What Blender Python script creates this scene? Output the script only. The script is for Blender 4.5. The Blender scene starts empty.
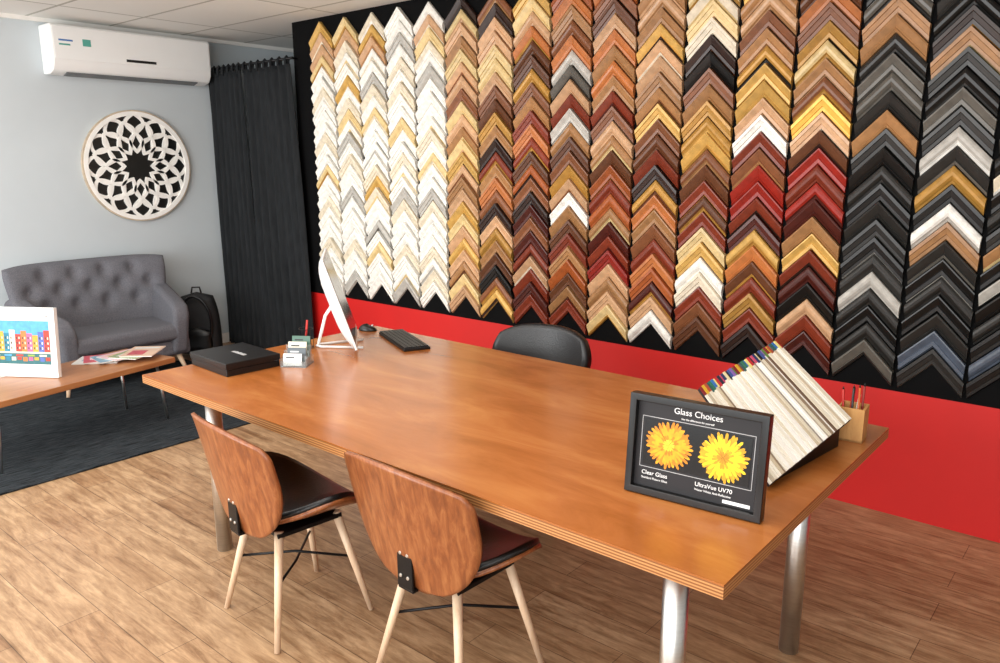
import bpy, math, random
from math import sin, cos, pi, radians
from mathutils import Vector, Matrix
random.seed(7)
SC=bpy.context.scene
COL=SC.collection
# ------------------------------------------------------------------ helpers
def lin(h):
    h=h.lstrip('#'); o=[]
    for i in (0,2,4):
        c=int(h[i:i+2],16)/255
        o.append(c/12.92 if c<=.04045 else ((c+.055)/1.055)**2.4)
    return (o[0],o[1],o[2],1)
def setin(b,n,v):
    if n in b.inputs: b.inputs[n].default_value=v
def M(name,hexc,rough=.5,metal=0,var=.12,scale=8,bump=0,bscale=200,coat=0,trans=0,spec=None,stretch=(1,1,1),rnd=0,emit=0):
    m=bpy.data.materials.new(name); m.use_nodes=True
    nt=m.node_tree; b=nt.nodes['Principled BSDF']
    c=lin(hexc)
    tc=nt.nodes.new('ShaderNodeTexCoord'); mp=nt.nodes.new('ShaderNodeMapping'); mp.inputs['Scale'].default_value=stretch
    nt.links.new(tc.outputs['Object'],mp.inputs['Vector'])
    n=nt.nodes.new('ShaderNodeTexNoise'); n.inputs['Scale'].default_value=scale; n.inputs['Detail'].default_value=5
    nt.links.new(mp.outputs['Vector'],n.inputs['Vector'])
    r=nt.nodes.new('ShaderNodeValToRGB')
    r.color_ramp.elements[0].position=.3; r.color_ramp.elements[1].position=.7
    r.color_ramp.elements[0].color=tuple(x*(1-var) for x in c[:3])+(1,)
    r.color_ramp.elements[1].color=tuple(min(1,x*(1+var)) for x in c[:3])+(1,)
    nt.links.new(n.outputs['Fac'],r.inputs['Fac'])
    out=r.outputs['Color']
    if rnd:
        oi=nt.nodes.new('ShaderNodeObjectInfo'); mr=nt.nodes.new('ShaderNodeMapRange')
        mr.inputs['To Min'].default_value=1-rnd; mr.inputs['To Max'].default_value=1+rnd
        nt.links.new(oi.outputs['Random'],mr.inputs['Value'])
        hs=nt.nodes.new('ShaderNodeHueSaturation'); nt.links.new(mr.outputs['Result'],hs.inputs['Value'])
        nt.links.new(out,hs.inputs['Color']); out=hs.outputs['Color']
    nt.links.new(out,b.inputs['Base Color'])
    b.inputs['Roughness'].default_value=rough; b.inputs['Metallic'].default_value=metal
    if coat: setin(b,'Coat Weight',coat); setin(b,'Coat Roughness',.15)
    if trans: setin(b,'Transmission Weight',trans)
    if spec is not None: setin(b,'Specular IOR Level',spec)
    if bump:
        n2=nt.nodes.new('ShaderNodeTexNoise'); n2.inputs['Scale'].default_value=bscale
        nt.links.new(mp.outputs['Vector'],n2.inputs['Vector'])
        bp=nt.nodes.new('ShaderNodeBump'); bp.inputs['Strength'].default_value=bump; bp.inputs['Distance'].default_value=.01
        nt.links.new(n2.outputs['Fac'],bp.inputs['Height']); nt.links.new(bp.outputs['Normal'],b.inputs['Normal'])
    return m
def WOOD(name,h1,h2,stretch=(1,10,10),scale=3,rough=.35,coat=.0,h3=None,rbump=.0):
    m=bpy.data.materials.new(name); m.use_nodes=True
    nt=m.node_tree; b=nt.nodes['Principled BSDF']
    tc=nt.nodes.new('ShaderNodeTexCoord'); mp=nt.nodes.new('ShaderNodeMapping'); mp.inputs['Scale'].default_value=stretch
    nt.links.new(tc.outputs['Object'],mp.inputs['Vector'])
    n=nt.nodes.new('ShaderNodeTexNoise'); n.inputs['Scale'].default_value=scale; n.inputs['Detail'].default_value=8; n.inputs['Roughness'].default_value=.65; n.inputs['Distortion'].default_value=.6
    nt.links.new(mp.outputs['Vector'],n.inputs['Vector'])
    r=nt.nodes.new('ShaderNodeValToRGB'); e=r.color_ramp.elements
    e[0].position=.3; e[1].position=.7; e[0].color=lin(h1); e[1].color=lin(h2)
    if h3: x=e.new(.5); x.color=lin(h3)
    nt.links.new(n.outputs['Fac'],r.inputs['Fac']); nt.links.new(r.outputs['Color'],b.inputs['Base Color'])
    b.inputs['Roughness'].default_value=rough
    if coat: setin(b,'Coat Weight',coat); setin(b,'Coat Roughness',.2)
    return m
def prop(o,label=None,category=None,group=None,kind=None):
    if label: o['label']=label
    if category: o['category']=category
    if group: o['group']=group
    if kind: o['kind']=kind
def root(name,label,category,loc=(0,0,0),rz=0,group=None,rot=None):
    o=bpy.data.objects.new(name,None); COL.objects.link(o); o.empty_display_size=.05
    o.location=loc; o.rotation_euler=rot if rot else (0,0,rz)
    prop(o,label,category,group); return o
def mk(name,v,f,mats,parent=None,smooth=False,bevel=0,seg=2,mi=None,solid=0,subd=0,angle=None):
    me=bpy.data.meshes.new(name); me.from_pydata([tuple(x) for x in v],[],f)
    if not isinstance(mats,(list,tuple)): mats=[mats]
    for m in mats: me.materials.append(m)
    if mi:
        for p,i in zip(me.polygons,mi): p.material_index=i
    if smooth: 
        for p in me.polygons: p.use_smooth=True
    me.update()
    o=bpy.data.objects.new(name,me); COL.objects.link(o)
    if parent: o.parent=parent
    if solid:
        s=o.modifiers.new('s','SOLIDIFY'); s.thickness=solid; s.offset=0
    if bevel:
        b=o.modifiers.new('b','BEVEL'); b.width=bevel; b.segments=seg; b.limit_method='ANGLE'; b.angle_limit=radians(35)
        for p in me.polygons: p.use_smooth=True
        wn=o.modifiers.new('w','WEIGHTED_NORMAL'); wn.keep_sharp=True
    if subd:
        s=o.modifiers.new('d','SUBSURF'); s.levels=subd; s.render_levels=subd
    return o
BF=[(0,3,2,1),(4,5,6,7),(0,1,5,4),(1,2,6,5),(2,3,7,6),(3,0,4,7)]
def boxv(x0,x1,y0,y1,z0,z1):
    return [(x0,y0,z0),(x1,y0,z0),(x1,y1,z0),(x0,y1,z0),(x0,y0,z1),(x1,y0,z1),(x1,y1,z1),(x0,y1,z1)]
def box(name,x0,x1,y0,y1,z0,z1,mat,parent=None,bevel=0,seg=2):
    return mk(name,boxv(x0,x1,y0,y1,z0,z1),BF,mat,parent,bevel=bevel,seg=seg)
class Acc:
    def __init__(s): s.v=[];s.f=[];s.m=[]
    def add(s,v,f,m=0):
        n=len(s.v); s.v+=[tuple(x) for x in v]; s.f+=[tuple(i+n for i in q) for q in f]; s.m+=[m]*len(f)
    def box(s,x0,x1,y0,y1,z0,z1,m=0): s.add(boxv(x0,x1,y0,y1,z0,z1),BF,m)
    def mk(s,name,mats,parent=None,**k): return mk(name,s.v,s.f,mats,parent,mi=s.m,**k)
def cylv(p1,p2,r1,r2,n=20):
    p1=Vector(p1);p2=Vector(p2);d=(p2-p1).normalized()
    a=d.orthogonal().normalized(); b=d.cross(a)
    v=[];f=[]
    for p,r in ((p1,r1),(p2,r2)):
        for i in range(n):
            t=2*pi*i/n; v.append(p+a*cos(t)*r+b*sin(t)*r)
    for i in range(n): f.append((i,(i+1)%n,n+(i+1)%n,n+i))
    f.append(tuple(range(n))[::-1]); f.append(tuple(range(n,2*n)))
    return v,f
def rod(name,p1,p2,r1,r2,mat,parent=None,n=20,bevel=0):
    v,f=cylv(p1,p2,r1,r2,n); o=mk(name,v,f,mat,parent)
    for p in o.data.polygons: p.use_smooth=len(p.vertices)==4
    if bevel:
        b=o.modifiers.new('b','BEVEL'); b.width=bevel; b.segments=2; b.limit_method='ANGLE'; b.angle_limit=radians(60)
    return o
def tubev(pts,r,n=8,closed=False):
    pts=[Vector(p) for p in pts]; N=len(pts); v=[];f=[]
    prev=None
    for i,p in enumerate(pts):
        if closed: d=(pts[(i+1)%N]-pts[i-1]).normalized()
        else: d=(pts[min(i+1,N-1)]-pts[max(i-1,0)]).normalized()
        if prev is None: a=d.orthogonal().normalized()
        else:
            a=prev-d*prev.dot(d); a=a.normalized() if a.length>1e-6 else d.orthogonal().normalized()
        prev=a; b=d.cross(a)
        for k in range(n):
            t=2*pi*k/n; v.append(p+a*cos(t)*r+b*sin(t)*r)
    R=N if closed else N-1
    for i in range(R):
        j=(i+1)%N
        for k in range(n):
            f.append((i*n+k,i*n+(k+1)%n,j*n+(k+1)%n,j*n+k))
    if not closed:
        f.append(tuple(range(n))[::-1]); f.append(tuple(range((N-1)*n,N*n)))
    return v,f
def tube(name,pts,r,mat,parent=None,n=8,closed=False):
    v,f=tubev(pts,r,n,closed); return mk(name,v,f,mat,parent,smooth=True)
def surf(name,fn,nu,nv,mat,parent=None,solid=0,smooth=True):
    v=[];f=[]
    for j in range(nv+1):
        for i in range(nu+1): v.append(fn(i/nu,j/nv))
    for j in range(nv):
        for i in range(nu):
            a=j*(nu+1)+i; f.append((a,a+1,a+nu+2,a+nu+1))
    return mk(name,v,f,mat,parent,smooth=smooth,solid=solid)
def prism(name,outline,x0,x1,mat,parent=None,axis='x',bevel=0,seg=3):
    n=len(outline); v=[]
    for x in (x0,x1):
        for (a,b) in outline:
            v.append((x,a,b) if axis=='x' else ((a,x,b) if axis=='y' else (a,b,x)))
    f=[(i,(i+1)%n,n+(i+1)%n,n+i) for i in range(n)]+[tuple(range(n))[::-1],tuple(range(n,2*n))]
    return mk(name,v,f,mat,parent,bevel=bevel,seg=seg)
def text(name,s,size,loc,mat,parent,rot=(pi/2,0,0),align='CENTER',ext=.0004):
    c=bpy.data.curves.new(name,'FONT'); c.body=s; c.size=size; c.extrude=ext; c.align_x=align; c.align_y='CENTER'
    t=bpy.data.objects.new('tmp',c); COL.objects.link(t)
    bpy.context.view_layer.update()
    me=bpy.data.meshes.new_from_object(t); bpy.data.objects.remove(t)
    o=bpy.data.objects.new(name,me); COL.objects.link(o); me.materials.clear(); me.materials.append(mat)
    o.parent=parent; o.location=loc; o.rotation_euler=rot
    return o
def copytree(o,loc,rz=None,name=None):
    n=o.copy(); COL.objects.link(n); n.location=loc
    if rz is not None: n.rotation_euler=(0,0,rz)
    for c in o.children:
        k=c.copy(); k.parent=n; COL.objects.link(k)
        for c2 in c.children:
            k2=c2.copy(); k2.parent=k; COL.objects.link(k2)
    return n
# ------------------------------------------------------------------ materials
m_wall=M('wall_paint','#c2cace',.8,var=.03,scale=2,bump=.05)
m_black=M('black_paint','#040405',.75,var=.2,scale=3,spec=.12)
m_red=M('red_paint','#c41410',.55,var=.05,scale=3)
m_white=M('white_plastic','#f1f2f1',.3,var=.01)
m_whitem=M('white_matte','#efede8',.6,var=.03)
m_blackp=M('black_plastic','#0d0d0f',.35,var=.2)
m_leather=M('black_leather','#0b0b0d',.38,var=.3,bump=.15,bscale=150)
m_chrome=M('brushed_steel','#d5d3cf',.33,1,var=.05,stretch=(1,1,8),scale=20)
m_bmetal=M('black_metal','#121214',.4,.5,var=.1)
m_table=WOOD('table_veneer','#935320','#b97840',(1.0,3.5,3.5),1.8,.25,.25,'#a76330')
m_walnut=WOOD('walnut_veneer','#6b381c','#a4693d',(16,16,1.0),3,.36,.12,'#8a4e29')
m_ash=WOOD('pale_ash','#d2ae8c','#e6ccae',(14,14,1.5),4,.45)
m_coffee=WOOD('coffee_wood','#8d5630','#ae784b',(8,1,8),2.5,.35,.1)
m_pine=WOOD('pine','#b9834a','#d0a062',(10,10,2),4,.5)
m_fabric=M('grey_fabric','#6b6b71',.95,var=.25,scale=160,bump=.4,bscale=400,spec=.1)
m_curtain=M('curtain_fabric','#242628',.9,var=.2,scale=40,spec=.12,stretch=(1,1,.2))
m_bag=M('bag_nylon','#17181b',.7,var=.2,scale=40)
m_silver=M('silver_print','#c9c9c9',.4,.3)
m_glass=M('acrylic','#eef4f4',.05,0,var=0,trans=.9)
# floor planks
def floor_mat():
    m=bpy.data.materials.new('laminate_planks'); m.use_nodes=True; nt=m.node_tree; b=nt.nodes['Principled BSDF']
    tc=nt.nodes.new('ShaderNodeTexCoord')
    br=nt.nodes.new('ShaderNodeTexBrick'); br.offset=.37; br.inputs['Scale'].default_value=1
    br.inputs['Brick Width'].default_value=1.22; br.inputs['Row Height'].default_value=.15; br.inputs['Mortar Size'].default_value=.0015
    br.inputs['Color1'].default_value=lin('#ae8b68'); br.inputs['Color2'].default_value=lin('#bf9f7c'); br.inputs['Mortar'].default_value=lin('#6a4f39')
    br.inputs['Mortar Smooth'].default_value=.3
    nt.links.new(tc.outputs['Object'],br.inputs['Vector'])
    def noise(sc,scale,det,rough,dist):
        mp=nt.nodes.new('ShaderNodeMapping'); mp.inputs['Scale'].default_value=sc; nt.links.new(tc.outputs['Object'],mp.inputs['Vector'])
        n=nt.nodes.new('ShaderNodeTexNoise'); n.inputs['Scale'].default_value=scale; n.inputs['Detail'].default_value=det; n.inputs['Roughness'].default_value=rough; n.inputs['Distortion'].default_value=dist
        nt.links.new(mp.outputs['Vector'],n.inputs['Vector']); return n
    n=noise((1.5,13,1),2.2,10,.70,.7)
    r=nt.nodes.new('ShaderNodeValToRGB'); e=r.color_ramp.elements; e[0].position=.34; e[1].position=.6; e[0].color=(.42,.32,.24,1); e[1].color=(1.0,1.0,1.0,1)
    nt.links.new(n.outputs['Fac'],r.inputs['Fac'])
    n3=noise((1,3.5,1),7,6,.7,.5)
    r3=nt.nodes.new('ShaderNodeValToRGB'); e=r3.color_ramp.elements; e[0].position=.35; e[1].position=.6; e[0].color=(.72,.66,.60,1); e[1].color=(1.06,1.06,1.05,1)
    nt.links.new(n3.outputs['Fac'],r3.inputs['Fac'])
    mx=nt.nodes.new('ShaderNodeMix'); mx.data_type='RGBA'; mx.blend_type='MULTIPLY'; mx.inputs['Factor'].default_value=.85
    nt.links.new(br.outputs['Color'],mx.inputs['A']); nt.links.new(r.outputs['Color'],mx.inputs['B'])
    mx2=nt.nodes.new('ShaderNodeMix'); mx2.data_type='RGBA'; mx2.blend_type='MULTIPLY'; mx2.inputs['Factor'].default_value=.95
    nt.links.new(mx.outputs['Result'],mx2.inputs['A']); nt.links.new(r3.outputs['Color'],mx2.inputs['B'])
    nt.links.new(mx2.outputs['Result'],b.inputs['Base Color']); b.inputs['Roughness'].default_value=.36
    bp=nt.nodes.new('ShaderNodeBump'); bp.inputs['Strength'].default_value=.12; bp.inputs['Distance'].default_value=.004
    nt.links.new(n.outputs['Fac'],bp.inputs['Height']); nt.links.new(bp.outputs['Normal'],b.inputs['Normal'])
    return m
def ceil_mat():
    m=bpy.data.materials.new('ceiling_tiles'); m.use_nodes=True; nt=m.node_tree; b=nt.nodes['Principled BSDF']
    tc=nt.nodes.new('ShaderNodeTexCoord'); br=nt.nodes.new('ShaderNodeTexBrick'); br.offset=0
    br.inputs['Scale'].default_value=1; br.inputs['Brick Width'].default_value=1.2; br.inputs['Row Height'].default_value=.6; br.inputs['Mortar Size'].default_value=.012
    br.inputs['Color1'].default_value=lin('#f2f1ec'); br.inputs['Color2'].default_value=lin('#eceae5'); br.inputs['Mortar'].default_value=lin('#bbb9b0')
    nt.links.new(tc.outputs['Object'],br.inputs['Vector']); nt.links.new(br.outputs['Color'],b.inputs['Base Color']); b.inputs['Roughness'].default_value=.9
    return m
def rug_mat():
    m=bpy.data.materials.new('ribbed_rug'); m.use_nodes=True; nt=m.node_tree; b=nt.nodes['Principled BSDF']
    tc=nt.nodes.new('ShaderNodeTexCoord'); w=nt.nodes.new('ShaderNodeTexNoise'); w.inputs['Scale'].default_value=10; w.inputs['Detail'].default_value=8; w.inputs['Roughness'].default_value=.8
    mp=nt.nodes.new('ShaderNodeMapping'); mp.inputs['Scale'].default_value=(9,.8,1); nt.links.new(tc.outputs['Object'],mp.inputs['Vector']); nt.links.new(mp.outputs['Vector'],w.inputs['Vector'])
    r=nt.nodes.new('ShaderNodeValToRGB'); r.color_ramp.elements[0].position=.38; r.color_ramp.elements[1].position=.68
    r.color_ramp.elements[0].color=lin('#0d0f11'); r.color_ramp.elements[1].color=lin('#464c51')
    nt.links.new(w.outputs['Fac'],r.inputs['Fac']); nt.links.new(r.outputs['Color'],b.inputs['Base Color']); b.inputs['Roughness'].default_value=.95
    setin(b,'Specular IOR Level',.1)
    bp=nt.nodes.new('ShaderNodeBump'); bp.inputs['Strength'].default_value=.5; bp.inputs['Distance'].default_value=.01
    nt.links.new(w.outputs['Fac'],bp.inputs['Height']); nt.links.new(bp.outputs['Normal'],b.inputs['Normal'])
    return m
def ply_mat():
    m=bpy.data.materials.new('plywood_edge'); m.use_nodes=True; nt=m.node_tree; b=nt.nodes['Principled BSDF']
    tc=nt.nodes.new('ShaderNodeTexCoord'); w=nt.nodes.new('ShaderNodeTexWave'); w.bands_direction='Z'; w.inputs['Scale'].default_value=38; w.inputs['Distortion'].default_value=.3
    nt.links.new(tc.outputs['Object'],w.inputs['Vector'])
    r=nt.nodes.new('ShaderNodeValToRGB'); r.color_ramp.elements[0].color=lin('#7c471f'); r.color_ramp.elements[1].color=lin('#c48d58')
    nt.links.new(w.outputs['Fac'],r.inputs['Fac']); nt.links.new(r.outputs['Color'],b.inputs['Base Color']); b.inputs['Roughness'].default_value=.45
    return m
# ------------------------------------------------------------------ room
WY=3.86; LX=-6.604; CZ=2.72
o=box('floor',LX-.1,2.6,-2.6,6.1,-.1,0,floor_mat()); prop(o,kind='structure')
o=box('ceiling',LX-.1,2.6,-2.6,6.1,CZ,CZ+.1,ceil_mat()); prop(o,kind='structure')
o=box('wall_left',LX-.1,LX,-2.6,6.1,0,CZ,m_wall); prop(o,kind='structure')
o=box('wall_far',LX,2.6,6.0,6.1,0,CZ,m_wall); prop(o,kind='structure')
o=box('wall_right',2.5,2.6,-2.6,6.0,0,CZ,m_wall); prop(o,kind='structure')
a=Acc(); a.box(-5.37,2.5,WY,WY+.12,0,.61,1); a.box(-5.37,2.5,WY,WY+.12,.61,CZ,0)
o=a.mk('wall_back',[m_black,m_red]); prop(o,kind='structure')
o=box('trim_1',LX,LX+.025,-2.6,6.0,CZ-.03,CZ,m_whitem); prop(o,kind='structure')
o=box('baseboard_left',LX,LX+.015,-2.6,6.0,0,.09,m_whitem); prop(o,kind='structure')
# ------------------------------------------------------------------ rug
o=box('area_rug',-6.25,-4.35,.6,3.2,0,.012,rug_mat(),bevel=.004); prop(o,'dark charcoal ribbed rug under the sofa and coffee table','rug')
# ------------------------------------------------------------------ frame corner samples
CN={'W':('#e9e6de','white'),'I':('#dbcfb8','ivory'),'C':('#d6bc86','cream gold'),'G':('#ae813b','antique gold'),'g':('#c99f54','light gold'),
'Y':('#dcaa46','bright gold'),'T':('#a0744a','tan wood'),'t':('#c49b75','pale wood'),'O':('#984f25','orange-brown wood'),'o':('#b36c3a','warm orange wood'),
'B':('#5c3620','brown wood'),'b':('#7d4d30','mid-brown wood'),'D':('#2a1811','dark brown wood'),'R':('#79301c','red-brown wood'),'r':('#8c2116','dark red'),
'M':('#4a1a12','mahogany wood'),'K':('#0c0b0a','black'),'k':('#232220','charcoal'),'S':('#b1ada5','silver'),'s':('#5b5750','grey'),'U':('#4f5866','blue-grey')}
FM={k:M('moulding_'+v[1].replace(' ','_').replace('-','_'),v[0],.38,.15 if k in 'GgY' else 0,var=.16,scale=30,rnd=.14 if k not in 'WI' else .04,stretch=(1,1,1)) for k,v in CN.items()}
SEQ=["gttCWWIWSWWIWWCWWWIWWWIWWWW","CtIWWgWIWCWSWIWWSWWWWWIWWSW","IgtWWSIWWCWWWWIgIWWWSWCWWWI","WWSWIWIWWWCWWIWWSWIWWWIWWSW","WtCIWSWWIWWIWCWWSWIWWWIWIWW",
"DCtTCttbtCtTCgtTtCgCtgtTCtt","bDttCCtbtBGTDRTobTDtGTBKbgD","gCtoBBGbDTRoRBObDTMbMRtRMRM","OoTboSstoRSTBbGtWtTBRTOBTRM","obBtoToTgRbtTBOROBTMRrtTtCI",
"tTtTgttTbTgbBRDGoRTbRoOMtWR","CCICIDKbbTGGgbBRBORCgWIRbBK","gYTtbTGgGgtWRbrrRrMgoBRGRDM","TbBobGCTRbYtBrRrMOTgRMKtRMk","KkKsTTksKskTkKkKkskKkSkKksk",
"KWKkKDTkWKskSkGKWkTkKkKkUkb","kKWKkKskKkSkKIKkkkTKSKkKUKI"]
NS=24; ZT=2.685; HW=.136; P=(ZT-.615-HW-.01)/NS
PROF=[
 [(0,.002),(0,.030),(.12,.034),(.34,.028),(.55,.022),(.72,.016),(.76,.021),(.94,.014),(1.0,.002)],
 [(0,.002),(0,.020),(.12,.026),(.3,.031),(.5,.029),(.68,.022),(.8,.015),(.94,.012),(1.0,.002)],
 [(0,.002),(0,.028),(.1,.029),(.55,.016),(.62,.021),(.86,.020),(.92,.012),(.97,.010),(1.0,.002)],
 [(0,.002),(0,.033),(.25,.033),(.30,.028),(.62,.022),(.66,.016),(.9,.014),(.94,.010),(1.0,.002)]]
LIP=[{6,7},{5,6},{6,7},{6,7}]
def chev(k,T):
    pr=PROF[k]; v=[];f=[];mi=[]
    for (s,h) in pr:
        s*=T; xe=HW-s*.07
        v+=[(-xe,-h,-xe-s),(0,-h,-s),(xe,-h,-xe-s)]
    n=len(pr)
    for i in range(n-1):
        for c in (0,1):
            f.append((i*3+c,i*3+c+1,i*3+c+4,i*3+c+3)); mi.append(1 if i in LIP[k] else 0)
    f.append(tuple(i*3 for i in range(n))); mi.append(0)
    f.append(tuple(i*3+2 for i in range(n))[::-1]); mi.append(0)
    return v,f,mi
T=P*.985
CH=[]
for k in range(4):
    v,f,mi=chev(k,T); me=bpy.data.meshes.new('frame_corner_sample'); me.from_pydata(v,[],f)
    me.materials.append(FM['G']); me.materials.append(FM['K'])
    for p,i in zip(me.polygons,mi): p.material_index=i
    CH.append((me,v,f,mi))
far=Acc(); keys=list(FM.keys())
LIPC={'W':'WSWCI','I':'WIC','C':'GIt','G':'gKB','g':'GDY','Y':'GD','T':'tBC','t':'TIb','O':'DGo','o':'OBG','B':'GDb','b':'TDG','D':'GBK','R':'GMD','r':'KMG','M':'RDG','K':'skKS','k':'Kks','S':'sWK','s':'kK','U':'Ks'}  # silver lips on white samples put shadow lines into the colour
for i,seq in enumerate(SEQ):
    xc=-5.13+.2856*(i+.5)
    for j in range(NS):
        c=seq[int(j*27/NS)]
        z=ZT-j*P; k=random.randrange(4); lc=random.choice(LIPC[c])
        if random.random()<.5: lc=c
        if i<5:
            me,v,f,mi=CH[k]
            dx=random.uniform(-.006,.006)
            vv=[(x+xc+dx,y+WY-.002,zz+z) for (x,y,zz) in v]
            n=len(far.v); far.v+=vv; far.f+=[tuple(q+n for q in ff) for ff in f]
            far.m+=[keys.index(lc) if q else keys.index(c) for q in mi]
        else:
            ob=bpy.data.objects.new('frame_corner_sample',CH[k][0]); COL.objects.link(ob)
            ob.location=(xc+random.uniform(-.003,.003),WY-.002,z)
            for si,mm in ((0,FM[c]),(1,FM[lc])):
                ob.material_slots[si].link='OBJECT'; ob.material_slots[si].material=mm
            prop(ob,'%s V-shaped picture frame corner sample on black wall'%CN[c][1],'frame sample','picture frame corner samples on the wall')
o=far.mk('frame_corner_samples',[FM[k] for k in keys]); prop(o,'white, cream and gold picture frame corner samples on black wall','frame sample','picture frame corner samples on the wall','stuff')
# ------------------------------------------------------------------ main table
TX0,TX1,TY0,TY1,TZ=-3.347,-.629,1.510,2.858,.75
tb=root('desk_table','long orange-stained plywood desk on round steel legs','table',((TX0+TX1)/2,(TY0+TY1)/2,0))
hx=(TX1-TX0)/2; hy=(TY1-TY0)/2
box('tabletop',-hx,hx,-hy,hy,TZ-.004,TZ,m_table,tb)
box('plywood_edge',-hx,hx,-hy,hy,TZ-.036,TZ-.0041,ply_mat(),tb)
cx,cy=tb.location.x,tb.location.y
for (x,y) in ((-.805,1.635),(-.79,2.49),(-2.962,1.62),(-2.962,2.50)):
    l=rod('leg',(x-cx,y-cy,0),(x-cx,y-cy,TZ-.036),.033,.033,m_chrome,tb,32)
# ------------------------------------------------------------------ dining style chairs
def chair(loc,rz,label):
    r=root('side_chair',label,'chair',loc,rz,'walnut chairs along the desk')
    def seatfn(rr,t,off=0,k=1):
        x=.290*k*rr*cos(t); y=.215*k*rr*sin(t)+.01
        x*=1+.12*(y/.2) if y<0 else 1
        z=.425+.105*(abs(x)/.28)**2.2-.015*max(0,y/.2)**2+off+.02*(max(0,-y)/.2)**2
        return (x,y,z)
    def disc(name,k,off,mat,solid,dome=0):
        v=[];f=[];nr,nt=10,48
        v.append(seatfn(0,0,off+dome,k))
        for a_ in range(1,nr+1):
            rr=a_/nr
            for b_ in range(nt):
                p=seatfn(rr,2*pi*b_/nt,off+dome*(1-rr**4),k); v.append(p)
        for b_ in range(nt): f.append((0,1+b_,1+(b_+1)%nt))
        for a_ in range(nr-1):
            for b_ in range(nt):
                p=1+a_*nt; f.append((p+b_,p+nt+b_,p+nt+(b_+1)%nt,p+(b_+1)%nt))
        return mk(name,v,f,mat,r,smooth=True,solid=solid)
    disc('seat_shell',1.0,-.006,m_walnut,.014)
    disc('seat_pad',.975,.012,m_leather,.02,.018)
    def back(u,v):
        uu=2*u-1
        q=1-min(1,v/.62)
        w=.055+.230*math.sqrt(max(0,1-q*q))
        if v>.86: w-=.03*((v-.86)/.14)**2
        x=uu*w
        z=.398+.415*v-.035*uu*uu*v**3
        y=-.20-.085*v+.75*x*x
        return (x,y,z)
    surf('backrest',back,24,28,m_walnut,r,solid=.013)
    def pad(u,v):
        p=back(.05+.9*u,.10+.85*v); return (p[0],p[1]+.013,p[2])
    surf('back_pad',pad,16,16,m_leather,r,solid=.012)
    a=Acc(); a.box(-.034,.034,-.229,-.219,.40,.535); a.box(-.034,.034,-.227,-.05,.392,.402)
    br=a.mk('back_bracket',m_bmetal,r,bevel=.003)
    for (x,z) in ((-.016,.515),(.016,.515),(-.016,.44),(.016,.44)):
        rod('bolt',(x,-.228,z),(x,-.233,z),.0065,.005,m_chrome,br,12)
    box('under_frame',-.13,.13,-.13,.13,.380,.398,m_bmetal,r,bevel=.004)
    L={}
    for sx in (-1,1):
        for sy in (-1,1):
            top=(sx*.11,sy*.115,.40); bot=(sx*.197,sy*.196,0.001); L[(sx,sy)]=(Vector(top),Vector(bot))
            rod('leg',top,bot,.0165,.0105,m_ash,r,16)
    for s in (1,-1):
        p=L[(-1,-s)][0].lerp(L[(-1,-s)][1],.45); q=L[(1,s)][0].lerp(L[(1,s)][1],.45)
        m_=(p+q)/2+Vector((0,0,.02*s))
        tube('cross_brace',[p,m_,q],.005,m_bmetal,r)
    return r
chA=chair((-2.315,1.545,0),radians(-6),'walnut bentwood chair with black seat tucked at the desk')
chB=copytree(chA,(-1.595,1.675,0),radians(-2))
# ------------------------------------------------------------------ office chair
oc=root('office_chair','black padded swivel office chair behind the desk','office chair',(-2.26,2.83,0),radians(14))
def ob(u,v):
    uu=2*u-1; w=.19+.08*sin(min(1,v*1.2)*pi/2); w*=(1-.14*max(0,(v-.6)/.4)**2)
    x=uu*w; return (x,.26+.05*v-1.1*x*x,.5+.350*v-.05*abs(uu)**3*v)
surf('backrest',ob,20,14,m_leather,oc,solid=.045)
prism('seat',[(-.25,-.2),(-.2,-.26),(.2,-.26),(.25,-.2),(.25,.18),(.2,.24),(-.2,.24),(-.25,.18)],.43,.5,m_leather,oc,axis='z',bevel=.02)
box('back_support',-.03,.03,.2,.31,.40,.60,m_bmetal,oc,bevel=.005)
rod('gas_column',(0,0,.1),(0,0,.43),.025,.025,m_bmetal,oc)
for k in range(5):
    t=2*pi*k/5-.75
    e=(cos(t)*.33,sin(t)*.33,.075)
    rod('base_arm',(0,0,.12),e,.024,.016,m_bmetal,oc,12)
    rod('caster',(e[0]-.016*sin(t),e[1]+.016*cos(t),.030),(e[0]+.016*sin(t),e[1]-.016*cos(t),.030),.030,.030,m_blackp,oc,20)
# ------------------------------------------------------------------ glass display frame
gf=root('display_frame','black framed glass display with two yellow flower photos on desk','picture frame',(-.877,1.858,TZ),radians(5.4),rot=(radians(-5),0,radians(5.4)))
W_,H_=.385,.285
m_fr=M('black_frame','#080707',.3,var=.2); m_mat=M('charcoal_mat','#151317',.6,var=.08); m_pic=M('photo_black','#040405',.25)
def frame_parts(parent,W,H,bw,d,mat,nm='frame_moulding'):
    a=Acc()
    ou=[(-W/2,0),(W/2,0),(W/2,H),(-W/2,H)]; inn=[(-W/2+bw,bw),(W/2-bw,bw),(W/2-bw,H-bw),(-W/2+bw,H-bw)]
    v=[];
    for (x,z) in ou: v.append((x,0,z))
    for (x,z) in ou: v.append((x,-d,z))
    for (x,z) in inn: v.append((x,-d,z))
    for (x,z) in inn: v.append((x,0,z))
    f=[]
    for i in range(4):
        j=(i+1)%4; f+=[(i,j,4+j,4+i),(4+i,4+j,8+j,8+i),(8+i,8+j,12+j,12+i),(12+i,12+j,j,i)]
    return mk(nm,v,f,mat,parent,bevel=.002)
frame_parts(gf,W_,H_,.02,.035,m_fr)
box('backing_panel',-W_/2+.015,W_/2-.015,-.016,-.004,.015,H_-.015,m_mat,gf)
pn=Acc(); pn.box(-.150,.150,-.0175,-.016,.083,.215)
pn.mk('photo_panel',m_pic,gf)
ln=Acc()
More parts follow.
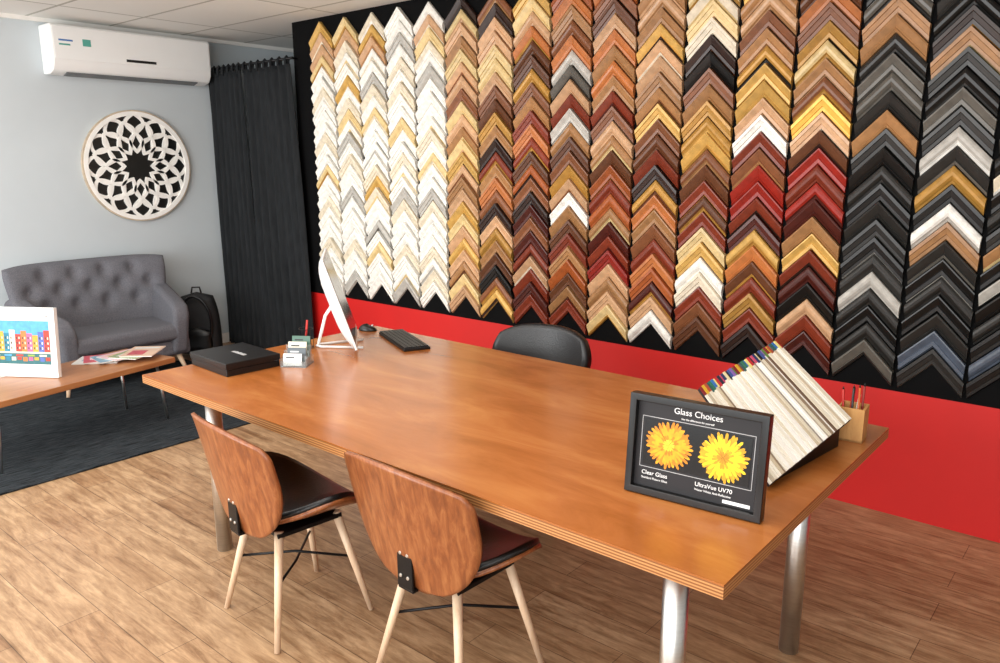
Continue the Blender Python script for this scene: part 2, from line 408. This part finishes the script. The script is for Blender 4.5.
for (x0,x1,z0,z1) in ((-.158,.158,.221,.2222),(-.158,.158,.0758,.077),(-.158,-.1568,.0758,.2222),(.1568,.158,.0758,.2222)): ln.box(x0,x1,-.0172,-.016,z0,z1)
ln.mk('border_line',m_silver,gf)
fy=[M('petal_outer','#c97c04',.5,var=.2,scale=80),M('petal_mid','#e59f0c',.5,var=.15,scale=80),M('petal_core','#f2c02c',.5,var=.1,scale=80)]
fy2=[M('petal_outer_b','#cf9708',.5,var=.2,scale=80),M('petal_mid_b','#efc416',.5,var=.15,scale=80),M('petal_core_b','#b87f0c',.5,var=.1,scale=80)]
def flower(cx,cz,R,mats):
    a=Acc(); y=-.0178
    rings=[(R,30,0,.55),(R*.9,28,0,.45),(R*.76,24,1,.35),(R*.6,20,1,.25),(R*.44,18,0,.1),(R*.26,14,2,0)]
    for ri,(rr,n,m,ri0) in enumerate(rings):
        for k in range(n):
            t=2*pi*(k+.5*(ri%2))/n+random.uniform(-.05,.05); r_=rr*random.uniform(.92,1.04); w=rr*3.1/n*.62
            c,s=cos(t),sin(t); r0=R*ri0*.3
            pts=[(r0,0),(r_*.7,w),(r_*.94,w*.8),(r_,0),(r_*.94,-w*.8),(r_*.7,-w)]
            yy=y-.0003*ri-.00004*(k%4)
            a.add([(cx+p*c-q*s,yy,cz+p*s+q*c) for p,q in pts],[(0,1,2,3,4,5)[::-1]],(m+(1 if (k%4==0 and m<1) else 0)))
    return a
flower(-.076,.150,.069,fy).mk('flower_picture',fy,gf)
flower(.077,.148,.070,fy2).mk('flower_picture',fy2,gf)
m_txt=M('white_lettering','#f0f0f0',.5,var=0)
text('lettering','Glass Choices',.024,(0,-.0172,.250),m_txt,gf)
text('lettering','See the difference for yourself',.0075,(0,-.0172,.231),m_txt,gf)
text('lettering','Clear Glass',.0165,(-.150,-.0172,.060),m_txt,gf,align='LEFT')
text('lettering','UltraVue UV70',.0165,(.006,-.0172,.060),m_txt,gf,align='LEFT')
text('lettering','Standard Picture Glass',.0085,(-.150,-.0172,.045),m_txt,gf,align='LEFT')
text('lettering','Water White Anti-Reflective',.0085,(.006,-.0172,.045),m_txt,gf,align='LEFT')
box('printed_logo',.085,.158,-.0175,-.016,.026,.035,m_txt,gf)
box('easel_back',-.05,.05,-.002,.03,.0,.2,m_fr,gf,bevel=.002)
# ------------------------------------------------------------------ mat sample board
sb=root('sample_board','fanned stack of mat board samples propped on desk','mat samples',(0,0,0))
B1=Vector((-.745,2.06,.768)); B2=Vector((-.683,2.576,.842)); T1=Vector((-1.055,2.23,.955)); T2=Vector((-1.0,2.72,1.030))
nS=40
nrm=(T1-B1).cross(B2-B1).normalized(); 
if nrm.z<0: nrm=-nrm
tips=['#7a1420','#3a4f8a','#1f2d5a','#b0252b','#2d6b52','#c8a02a','#7d5aa0','#d8c9a0','#222233','#2f66a8','#a0482a','#5b7a3a','#111111','#c04a6a','#e0d080','#335555']
bodies=['#efece4','#e6dfd0','#d6ccb8','#f1efe9','#c4b59c','#8a7660','#ece8e0','#b3a692','#e6e0d2','#6a513f','#edeae0','#bcc1c6','#ddd3be','#90857a']
TM=[M('mat_tip','%s'%t,.6,var=.05) for t in tips]; BM=[M('mat_board',t,.7,var=.03) for t in bodies]
def lerp(a,b,t): return a+(b-a)*t
for k in range(nS):
    t0,t1=k/nS,(k+.94)/nS; off=nrm*(.004+.006*((k*7)%3)/3)
    bi=[0,3,6,1,8,10,12,2,4,7,5,9,11,13][random.choice([0,0,0,1,1,1,2,2,2,3,3,4,5,5,6,7,8,9,10,11,13])]
    jit=random.uniform(-.02,.02)
    a=Acc()
    def quadslab(s0,s1,m,th=.003,lift=0):
        c=[lerp(lerp(B1,B2,t0),lerp(T1,T2,t0),s0),lerp(lerp(B1,B2,t1),lerp(T1,T2,t1),s0),lerp(lerp(B1,B2,t1),lerp(T1,T2,t1),s1),lerp(lerp(B1,B2,t0),lerp(T1,T2,t0),s1)]
        a.add([p+off for p in c]+[p+off+nrm*th for p in c],[(3,2,1,0),(4,5,6,7),(0,1,5,4),(1,2,6,5),(2,3,7,6),(3,0,4,7)],m)
    quadslab(0,.91+jit,0); quadslab(.91+jit,1.0,1)
    a.mk('sample_strip',[BM[bi],TM[(k*5)%len(TM)]],sb)
bb=[B1,B2,T2,T1]; a=Acc(); a.add([p-nrm*.006 for p in bb]+[p+nrm*.003 for p in bb],[(3,2,1,0),(4,5,6,7),(0,1,5,4),(1,2,6,5),(2,3,7,6),(3,0,4,7)],0)
a.mk('backing_board',m_mat,sb)
ce=(B1+B2+T1+T2)/4
up=[lerp(p,ce,.12)-nrm*.007 for p in bb]; dn=[Vector((p.x,p.y,TZ+.001)) for p in up]
a=Acc(); a.add(dn+up,[(3,2,1,0),(4,5,6,7),(0,1,5,4),(1,2,6,5),(2,3,7,6),(3,0,4,7)]); a.mk('wedge_stand',m_bmetal,sb)
# ------------------------------------------------------------------ pen holder
PX,PY=-.702,2.668
ph=root('pen_holder','square pine pen holder on the desk','pen holder',(PX,PY,TZ),radians(5))
a=Acc(); s=.042; t=.007; h=.115
a.box(-s,s,-s,-s+t,0,h);a.box(-s,s,s-t,s,0,h);a.box(-s,-s+t,-s+t,s-t,0,h);a.box(s-t,s,-s+t,s-t,0,h);a.box(-s,s,-s,s,0,t)
a.mk('holder_box',m_pine,ph)
for k,(hx_,) in enumerate((('#b3261f',),('#1d1d1f',),('#c8612a',),('#b3261f',),('#e0dcd0',),('#8a2a24',))):
    x=-.022+.022*(k%3); y=-.018+.03*(k//3)
    pr=root('pen','slim %s pen standing in pine holder'%['red','black','orange','red','white','maroon'][k],'pen',(PX+x,PY+y,TZ+.01),0,'pens in the pine holder')
    dx,dy=random.uniform(-.02,.02),random.uniform(-.015,.02)
    tp=Vector((dx,dy,.145+random.uniform(0,.03)))
    rod('pen_body',(0,0,0),tp,.0038,.0038,M('pen_col',hx_,.35,var=.02),pr,10)
    rod('pen_tip',tp,tp*1.06,.0036,.001,m_blackp,pr,10)
# ------------------------------------------------------------------ black box
bx=root('storage_box','flat black lidded presentation box on the desk','box',(-3.175,1.865,TZ),radians(-3))
box('box_base',-.165,.165,-.13,.13,0,.03,m_blackp,bx,bevel=.003)
box('box_lid',-.169,.169,-.134,.134,.031,.06,m_blackp,bx,bevel=.003)
a=Acc()
for k in range(7): a.box(-.03+.016*k,-.018+.016*k,.0,.018+.004*(k%2),.0595,.0606)
a.mk('printed_logo',m_silver,bx)
# ------------------------------------------------------------------ card holder
chd=root('card_holder','clear acrylic card holder with business cards on desk','card holder',(-2.965,2.055,TZ),radians(35))
a=Acc(); a.box(-.06,.06,-.055,.055,0,.004)
for k in range(4):
    y=-.053+.027*k; a.box(-.06,.06,y,y+.002,0,.028+.020*k)
a.box(-.06,-.058,-.055,.055,0,.04);a.box(.058,.06,-.055,.055,0,.04)
a.mk('holder_tray',m_glass,chd)
cc=[M('card_white','#f2f2f0',.5),M('card_grey','#5b6369',.5),M('card_ivory','#e4ddcb',.5),M('card_green','#4a6b5d',.5)]
for k in range(4):
    y=-.049+.027*k; ox=[-.006,.004,-.002,.006][k]; z1=.060+.021*k
    v=boxv(-.043+ox,.043+ox,y,y+.006,.006,z1)
    v=[(px,py+(pz-.006)*.18,pz) for px,py,pz in v]
    st=mk('business_card_stack',v,BF,cc[k],chd)
    v=[(px,py+(pz-.006)*.18,pz) for px,py,pz in boxv(-.03+ox,.01+ox,y-.0006,y,z1-.020,z1-.014)]
    mk('printed_logo',v,BF,m_blackp if k!=1 else m_silver,st)
# wire cup
wc=root('wire_pen_cup','small black wire desk organiser holding red pen','desk organiser',(-3.20,2.28,TZ))
a=Acc()
for z in (.004,.05,.1):
    v,f=tubev([(cos(t*pi/8)*.035,sin(t*pi/8)*.035,z) for t in range(16)],.0018,6,True); a.add(v,f)
for k in range(10):
    v,f=cylv((cos(k*pi/5)*.035,sin(k*pi/5)*.035,.003),(cos(k*pi/5)*.035,sin(k*pi/5)*.035,.1),.0014,.0014,6); a.add(v,f)
a.mk('wire_cup',m_bmetal,wc)
rod('red_marker',(0,-.01,.004),(.015,0,.145),.005,.005,M('marker_red','#c02018',.4),wc,10)
# ------------------------------------------------------------------ monitor
ang=math.atan2(.61,-.79)
mo=root('computer_monitor','white all-in-one computer on stand seen edge on','computer',(-3.075,2.46,TZ),ang+pi-.03)
tilt=radians(18)
MH=.46
def tl(p):
    x,y,z=p; return (x,y*cos(tilt)-(z)*sin(tilt)+.03,z*cos(tilt)+y*sin(tilt)+.035)
def mback(u,v):
    uu,vv=2*u-1,2*v-1
    b=.05*max(0,(1-uu**4))**.8*max(0,(1-vv**4))**.8
    return tl((uu*.26,-.008-b,MH/2+vv*MH/2+.0))
surf('rear_shell',mback,20,20,m_white,mo)
vb=[tl(p) for p in boxv(-.26,.26,-.0079,.004,0,MH)]
mk('screen_body',vb,BF,m_white,mo,bevel=.003)
vb=[tl(p) for p in boxv(-.25,.25,.004,.0055,.03,MH-.01)]
mk('screen',vb,BF,M('dark_screen','#08090b',.12),mo)
a=Acc(); a.add(*tubev([(-.0,-.05,.26),(0,-.12,.16),(0,-.16,.02),(0,-.16,.008)],.008,8)); 
a.add(*tubev([(-.09,.06,.007),(-.03,-.15,.007),(0,-.17,.007),(.03,-.15,.007),(.09,.06,.007)],.006,8))
a.mk('monitor_stand',m_white,mo,smooth=True)
# keyboard, mouse
kb=root('keyboard','black computer keyboard on the desk','keyboard',(-2.93,2.69,TZ),radians(-25))
box('keyboard_base',-.22,.22,-.07,.07,0,.014,m_blackp,kb,bevel=.004)
m_key=M('key_plastic','#1c1c1f',.45)
a=Acc()
for r_ in range(6):
    for c_ in range(18):
        x=-.212+c_*.0237; y=-.064+r_*.0215; a.box(x,x+.020,y,y+.018,.014,.020)
a.mk('keycaps',m_key,kb)
ms=root('computer_mouse','small black computer mouse on the desk','mouse',(-3.285,2.75,TZ),radians(20))
v=[];f=[];N=16;R_=8
for i in range(R_+1):
    ph_=i/R_*pi/2
    for k in range(N):
        t=2*pi*k/N; v.append((.055*cos(t)*cos(ph_),.032*sin(t)*cos(ph_),.034*sin(ph_)*(1-.15*cos(t))))
for i in range(R_):
    for k in range(N): f.append((i*N+k,i*N+(k+1)%N,(i+1)*N+(k+1)%N,(i+1)*N+k))
f.append(tuple(range(N))[::-1])
mk('mouse_body',v,f,m_blackp,ms,smooth=True)
rod('scroll_wheel',(.03,-.004,.031),(.03,.004,.031),.005,.005,m_silver,ms,12)
# ------------------------------------------------------------------ coffee table
ct=root('coffee_table','low walnut coffee table with slim steel legs on rug','coffee table',(-4.94,1.76,.012),radians(10.9))
box('tabletop',-.25,.25,-.6,.6,.373,.408,m_coffee,ct,bevel=.004)
for sx in (-1,1):
    for sy in (-1,1): rod('leg',(sx*.19,sy*.5,.373),(sx*.21,sy*.53,0),.010,.008,m_chrome,ct,14)
    box('leg_bracket',sx*.19-.02,sx*.19+.02,-.54,.54,.365,.373,m_chrome,ct)
CTZ=.4205
pf=root('framed_picture','white framed photo of colourful canal houses on coffee table','picture frame',(-5.075,1.585,CTZ),0,rot=(radians(-4),0,radians(33.7)))
frame_parts(pf,.50,.415,.03,.03,m_white)
box('mat_panel',-.23,.23,-.014,-.004,.025,.395,m_whitem,pf)
pc=[M('print_%d'%i,h,.5,var=.15,scale=40) for i,h in enumerate(['#4f9bd8','#b53526','#cf9a30','#3a8f7c','#b85c8a','#c87434','#4d62a8','#2a6468','#d8cfba','#3a2f2a','#86a040','#1f7890'])]
a=Acc(); y0,y1=-.0155,-.014
a.box(-.2,.2,y0,y1,.225,.335,0); a.box(-.2,.2,y0,y1,.075,.14,7); a.box(-.2,.2,y0-.0003,y1,.14,.150,8)
cols=[3,10,2,11,8,1,5,4,2,6,1]; hs=[.10,.07,.09,.08,.10,.075,.095,.08,.07,.09,.1]
for k in range(11):
    x0=-.2+.0364*k; a.box(x0,x0+.0364,y0-.0005,y1,.150,.150+hs[k]+.03,cols[k])
    for zz in (.165,.195,.225):
        if zz<.152+hs[k]: a.box(x0+.007,x0+.014,y0-.0009,y1,zz,zz+.014,9); a.box(x0+.022,x0+.029,y0-.0009,y1,zz,zz+.014,8)
    a.box(x0+.004,x0+.032,y0-.0003,y1,.092+.004*(k%3),.118,cols[k])
for k in range(5): a.box(-.17+.075*k,-.125+.075*k,y0-.0008,y1,.122,.133,[8,0,1,10,8][k])
a.mk('canal_print',pc,pf)
text('lettering','M',.025,(.19,-.0145,.36),m_blackp,pf)
mcol=['#d8d8d6','#c04a5a','#7aa0b8','#e6c0c8','#8a9a6a','#d9b8a0']
for k in range(6):
    mg=root('magazine','glossy magazine in a loose pile on the coffee table','magazine',(-5.10+.03*k-.02*(k%2),2.04+.045*k,CTZ+.001+.0065*k),radians(-40+17*k),'magazines on the coffee table')
    box('pages',-.10,.10,-.135,.135,0,.0055,m_whitem,mg)
    a=Acc(); a.box(-.101,.101,-.136,.136,.0055,.0062,0); a.box(-.07,.03,-.1,.02,.0060,.0063,1); a.box(-.08,.08,.07,.11,.0060,.0063,2)
    a.mk('cover',[M('cover',mcol[k],.3,var=.1),M('cover_image',mcol[(k+2)%6],.3,var=.3,scale=30),M('cover_band',mcol[(k+1)%6],.3)],mg)
# ------------------------------------------------------------------ sofa
so=root('loveseat','grey tufted fabric loveseat with tapered wooden legs','sofa',(-6.12,2.54,.0),radians(90))
box('seat_base',-.50,.50,-.31,.33,.17,.30,m_fabric,so,bevel=.03,seg=4)
o=box('seat_cushion',-.47,.47,-.35,.20,.295,.425,m_fabric,so,bevel=.045,seg=5)
btn=[]
for r_,(v_,n_) in enumerate(((.42,4),(.64,5),(.84,4))):
    for k in range(n_):
        btn.append(((k-(n_-1)/2)*.225,v_))
def bk(front):
    def fn(u,v):
        uu=2*u-1
        t=.17*max(0,1-abs(uu)**7)**.5*max(0,1-v**9)**.5
        x=uu*(.54+.08*v)*(1-.03*v**10); z=.36+.565*v; z-=.02*abs(uu)**6*v
        ym=.25+.08*v-.10*abs(uu)**3
        if front:
            d=0
            for (bxx,bv) in btn:
                q=((x-bxx)**2+((v-bv)*.51)**2); d+=.036*math.exp(-q/.0022)
            y=ym-t/2-.012+d*(1 if t>.03 else 0)
            if t<1e-4: y=ym
        else: y=ym+t/2
        return (x,y,z)
    return fn
v=[];f=[];NU,NV=72,36
for side,fn in ((0,bk(True)),(1,bk(False))):
    base=len(v)
    for j in range(NV+1):
        for i in range(NU+1): v.append(fn(i/NU,j/NV))
    for j in range(NV):
        for i in range(NU):
            q=base+j*(NU+1)+i; ff=(q,q+1,q+NU+2,q+NU+1); f.append(ff if side==0 else ff[::-1])
o=mk('backrest',v,f,m_fabric,so,smooth=True)
bfn=bk(True)
for (bxx,bv) in btn:
    u=(bxx/((.54+.08*bv)*(1-.03*bv**10))+1)/2; p=bfn(u,bv)
    rod('button',(p[0],p[1]+.004,p[2]),(p[0],p[1]-.008,p[2]),.011,.009,m_fabric,o,12)
for s in (-1,1):
    ol=[(.30,.18),(.33,.66),(.22,.70),(.02,.64),(-.2,.60),(-.31,.57),(-.36,.50),(-.36,.40),(-.33,.18)]
    x0,x1=(.425,.56) if s>0 else (-.56,-.425)
    arm=prism('armrest',ol,x0,x1,m_fabric,so,bevel=.055,seg=6)
    for vv in arm.data.vertices: vv.co.x+=s*.04*max(0,(vv.co.z-.2))/.45-s*.085*max(0,-vv.co.y+.1)/.4
for sx in (-1,1):
    for sy in (-1,1): rod('leg',(sx*.41,sy*.25,.18),(sx*.455,sy*.30-.0,.016),.022,.012,m_ash,so,16)
# ------------------------------------------------------------------ backpack
bg=root('backpack','black backpack with curved strap beside the sofa','bag',(-6.28,3.37,0),radians(50))
def bag(u,v):
    t=2*pi*u; h=v; w=.18*(1-.35*h**4)*(1 if h<.97 else .5); d=.10*(1-.3*h**3)
    c,s=cos(t),sin(t); c=math.copysign(abs(c)**.6,c); s=math.copysign(abs(s)**.6,s)
    k=1 if 0<v<1 else .02
    return (w*c*k,d*s*k,.01+.56*h)
surf('bag_body',bag,32,14,m_bag,bg)
def pk(u,v):
    t=2*pi*u; k=1 if 0<v<1 else .02
    c,s=cos(t),sin(t); c=math.copysign(abs(c)**.6,c); s=math.copysign(abs(s)**.6,s)
    return (.12*c*k,-.10+.045*s*k,.04+.24*v)
surf('front_pocket',pk,24,6,m_blackp,bg)
tube('carry_strap',[(.13*cos(t),-.13-.01*sin(t*2),.32+.23*sin(t)) for t in [i*pi/14 for i in range(-3,18)]],.012,m_blackp,bg)
tube('top_handle',[(-.04,0,.56),(-.03,0,.61),(.03,0,.61),(.04,0,.56)],.008,m_blackp,bg)
# ------------------------------------------------------------------ air conditioner
ac=root('air_conditioner','white wall-mounted split air conditioner','air conditioner',(LX,0,0))
AY0,AY1=2.48,3.745
pf_=[(0,2.315),(.10,2.31),(.17,2.33),(.205,2.38),(.215,2.44),(.215,2.64),(.20,2.665),(0,2.665)]
v=[];n=len(pf_)
for y in (AY0,AY1):
    for (x,z) in pf_: v.append((x,y,z))
f=[(i,(i+1)%n,n+(i+1)%n,n+i) for i in range(n)]+[tuple(range(n))[::-1],tuple(range(n,2*n))]
mk('housing',v,f,m_white,ac,bevel=.012,seg=3)
a=Acc(); a.box(.213,.2175,AY0+.015,AY1-.015,2.415,2.648); a.mk('front_panel',m_white,ac,bevel=.002)
m_gap=M('vent_dark','#6a6e70',.5)
mk('louvre',[(.110,2.58,2.310),(.110,3.63,2.310),(.172,3.63,2.328),(.172,2.58,2.328),(.110,2.58,2.303),(.110,3.63,2.303),(.176,3.63,2.322),(.176,2.58,2.322)],BF,m_gap,ac)
a=Acc(); a.box(.2172,.2182,2.52,2.64,2.50,2.58,0); a.box(.2172,.2184,2.53,2.63,2.545,2.557,1); a.box(.2172,.2184,2.53,2.61,2.515,2.527,2); a.box(.2172,.2182,2.70,2.76,2.52,2.57,2)
a.mk('energy_sticker',[m_white,M('sticker_blue','#3f74b8',.5),M('sticker_teal','#58a89a',.5)],ac)
a=Acc(); a.box(.2172,.219,3.02,3.26,2.435,2.455); a.mk('display_strip',m_blackp,ac)
# ------------------------------------------------------------------ round carved ornament
rn=root('wall_ornament','round carved white wooden mandala panel on wall','wall decor',(LX+.001,3.125,1.632))
def disc_pts(r,n=64): return [(cos(2*pi*k/n)*r,sin(2*pi*k/n)*r) for k in range(n)]
RO=.452
pts=disc_pts(RO-.02); nn=len(pts)
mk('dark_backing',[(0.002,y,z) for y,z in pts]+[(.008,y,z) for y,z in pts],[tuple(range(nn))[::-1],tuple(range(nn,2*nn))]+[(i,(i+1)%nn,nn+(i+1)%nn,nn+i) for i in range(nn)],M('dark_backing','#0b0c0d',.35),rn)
def band(acc,pts,w,x0,x1,closed=True,m=0):
    N=len(pts); L_=[];R_=[]
    for i,(y,z) in enumerate(pts):
        if closed: a_=pts[i-1]; b_=pts[(i+1)%N]
        else: a_=pts[max(0,i-1)]; b_=pts[min(N-1,i+1)]
        d=Vector((b_[0]-a_[0],b_[1]-a_[1])); d=d.normalized() if d.length>0 else Vector((1,0))
        nv=Vector((-d.y,d.x))*w/2; L_.append((y+nv.x,z+nv.y)); R_.append((y-nv.x,z-nv.y))
    v=[(x0,)+p for p in L_]+[(x0,)+p for p in R_]+[(x1,)+p for p in L_]+[(x1,)+p for p in R_]
    f=[]
    for i in range(N if closed else N-1):
        j=(i+1)%N
        f+=[(2*N+i,2*N+j,3*N+j,3*N+i),(i,j,2*N+j,2*N+i),(N+i,N+j,3*N+j,3*N+i),(i,j,N+j,N+i)]
    acc.add(v,f,m)
m_carve=M('whitewashed_wood','#f8f6f1',.7,var=.04,scale=25); m_rim=M('rim_wood','#bfae98',.7,var=.2,scale=20)
a=Acc(); band(a,disc_pts(RO-.006,96),.012,.0,.028); a.mk('outer_rim',m_rim,rn)
a=Acc(); band(a,disc_pts(RO-.028,96),.034,.004,.032); a.mk('inner_ring',m_carve,rn)
def petals(n,r0,r1,wd,bw,ph,x1,a=None):
    a=a or Acc()
    for k in range(n):
        t=2*pi*(k+ph)/n; pts=[]
        S=12
        for q in range(S+1):
            s=q/S; rr=r0+(r1-r0)*s; off=wd*sin(pi*s**1.15); pts.append((rr,off))
        for q in range(S-1,0,-1):
            s=q/S; rr=r0+(r1-r0)*s; off=-wd*sin(pi*s**1.15); pts.append((rr,off))
        c,sn=cos(t),sin(t)
        band(a,[(r*c-o_*sn,r*sn+o_*c) for r,o_ in pts],bw,.008,x1)
    return a
petals(12,.115,.265,.050,.024,0,.028).mk('petal_tier',m_carve,rn)
petals(12,.19,.36,.064,.026,.5,.025).mk('petal_tier',m_carve,rn)
petals(12,.26,.425,.074,.026,0,.022).mk('petal_tier',m_carve,rn)
# ------------------------------------------------------------------ curtains
o=root('curtain_rod','slim dark metal curtain rod above doorway curtain','curtain rod',(0,0,0))
rod('rod_pole',(LX,3.80,2.45),(-5.30,3.80,2.45),.010,.010,m_bmetal,o)
rod('wall_flange',(LX,3.80,2.45),(LX+.012,3.80,2.45),.025,.025,m_bmetal,o)
rod('end_bracket',(-5.33,3.80,2.45),(-5.33,3.86,2.45),.007,.007,m_bmetal,o)
for k,(xa,xb,xc_,xd) in enumerate(((-6.555,-6.02,-6.54,-5.99),(-6.01,-5.34,-5.98,-5.20))):
    cu=root('curtain','dark charcoal tab-top curtain panel hanging over doorway','curtain',(0,0,0),group='doorway curtain panels')
    def cf(u,v,xa=xa,xb=xb,xc_=xc_,xd=xd,k=k):
        x=lerp(lerp(xa,xb,u),lerp(xc_,xd,u),v)
        am=.014+.014*v
        y=3.80+am*sin(u*2*pi*7+.6*sin(v*3+k))+.006*sin(u*37+v*4)
        return (x,y,2.41-2.395*v)
    surf('curtain_cloth',cf,140,30,m_curtain,cu,solid=.004)
    for q in range(7):
        x=lerp(xa+.02,xb-.06,q/6)
        tube('tab',[(x+.02,3.787,2.385),(x+.02,3.785,2.45),(x+.02,3.80,2.466),(x+.02,3.815,2.45),(x+.02,3.807,2.385)],.012,m_curtain,cu,6)
# ------------------------------------------------------------------ camera
yaw,pitch,roll,fpx=0.7015,0.2166,0.003,777.2
F=Vector((-sin(yaw)*cos(pitch),cos(yaw)*cos(pitch),-sin(pitch))); R=Vector((cos(yaw),sin(yaw),0)); U=R.cross(F)
R2=R*cos(roll)-U*sin(roll); U2=R*sin(roll)+U*cos(roll)
cam=bpy.data.cameras.new('camera'); co=bpy.data.objects.new('camera',cam); COL.objects.link(co)
mw=Matrix(((R2.x,U2.x,-F.x,0),(R2.y,U2.y,-F.y,0),(R2.z,U2.z,-F.z,1.67),(0,0,0,1)))
co.matrix_world=mw; cam.sensor_width=36; cam.lens=fpx/1000*36; SC.camera=co
# ------------------------------------------------------------------ light
w=bpy.data.worlds.new('world'); SC.world=w; w.use_nodes=True
bg_=w.node_tree.nodes['Background']; bg_.inputs['Color'].default_value=(.88,.95,1,1); bg_.inputs['Strength'].default_value=1.45
def area(name,loc,tgt,sx,sy,power,col):
    l=bpy.data.lights.new(name,'AREA'); l.shape='RECTANGLE'; l.size=sx; l.size_y=sy; l.energy=power; l.color=col
    o=bpy.data.objects.new(name,l); COL.objects.link(o); o.location=loc
    o.rotation_euler=(Vector(tgt)-Vector(loc)).to_track_quat('-Z','Y').to_euler()
area('window_light',(-1.5,-2.4,1.7),(-2.2,3.5,1.3),6.5,2.0,200,(1,.99,.97))
area('left_fill_light',(-4.8,-2.3,1.5),(-6.0,3.0,1.3),3.0,2.0,115,(.97,.99,1))  # added fill to brighten the left side and wall
area('overhead_fill_light',(-2.8,1.2,2.69),(-2.8,1.2,0),5.5,1.5,90,(1,.98,.94))  # added overhead fill, no fixture behind it
SC.view_settings.view_transform='Standard'
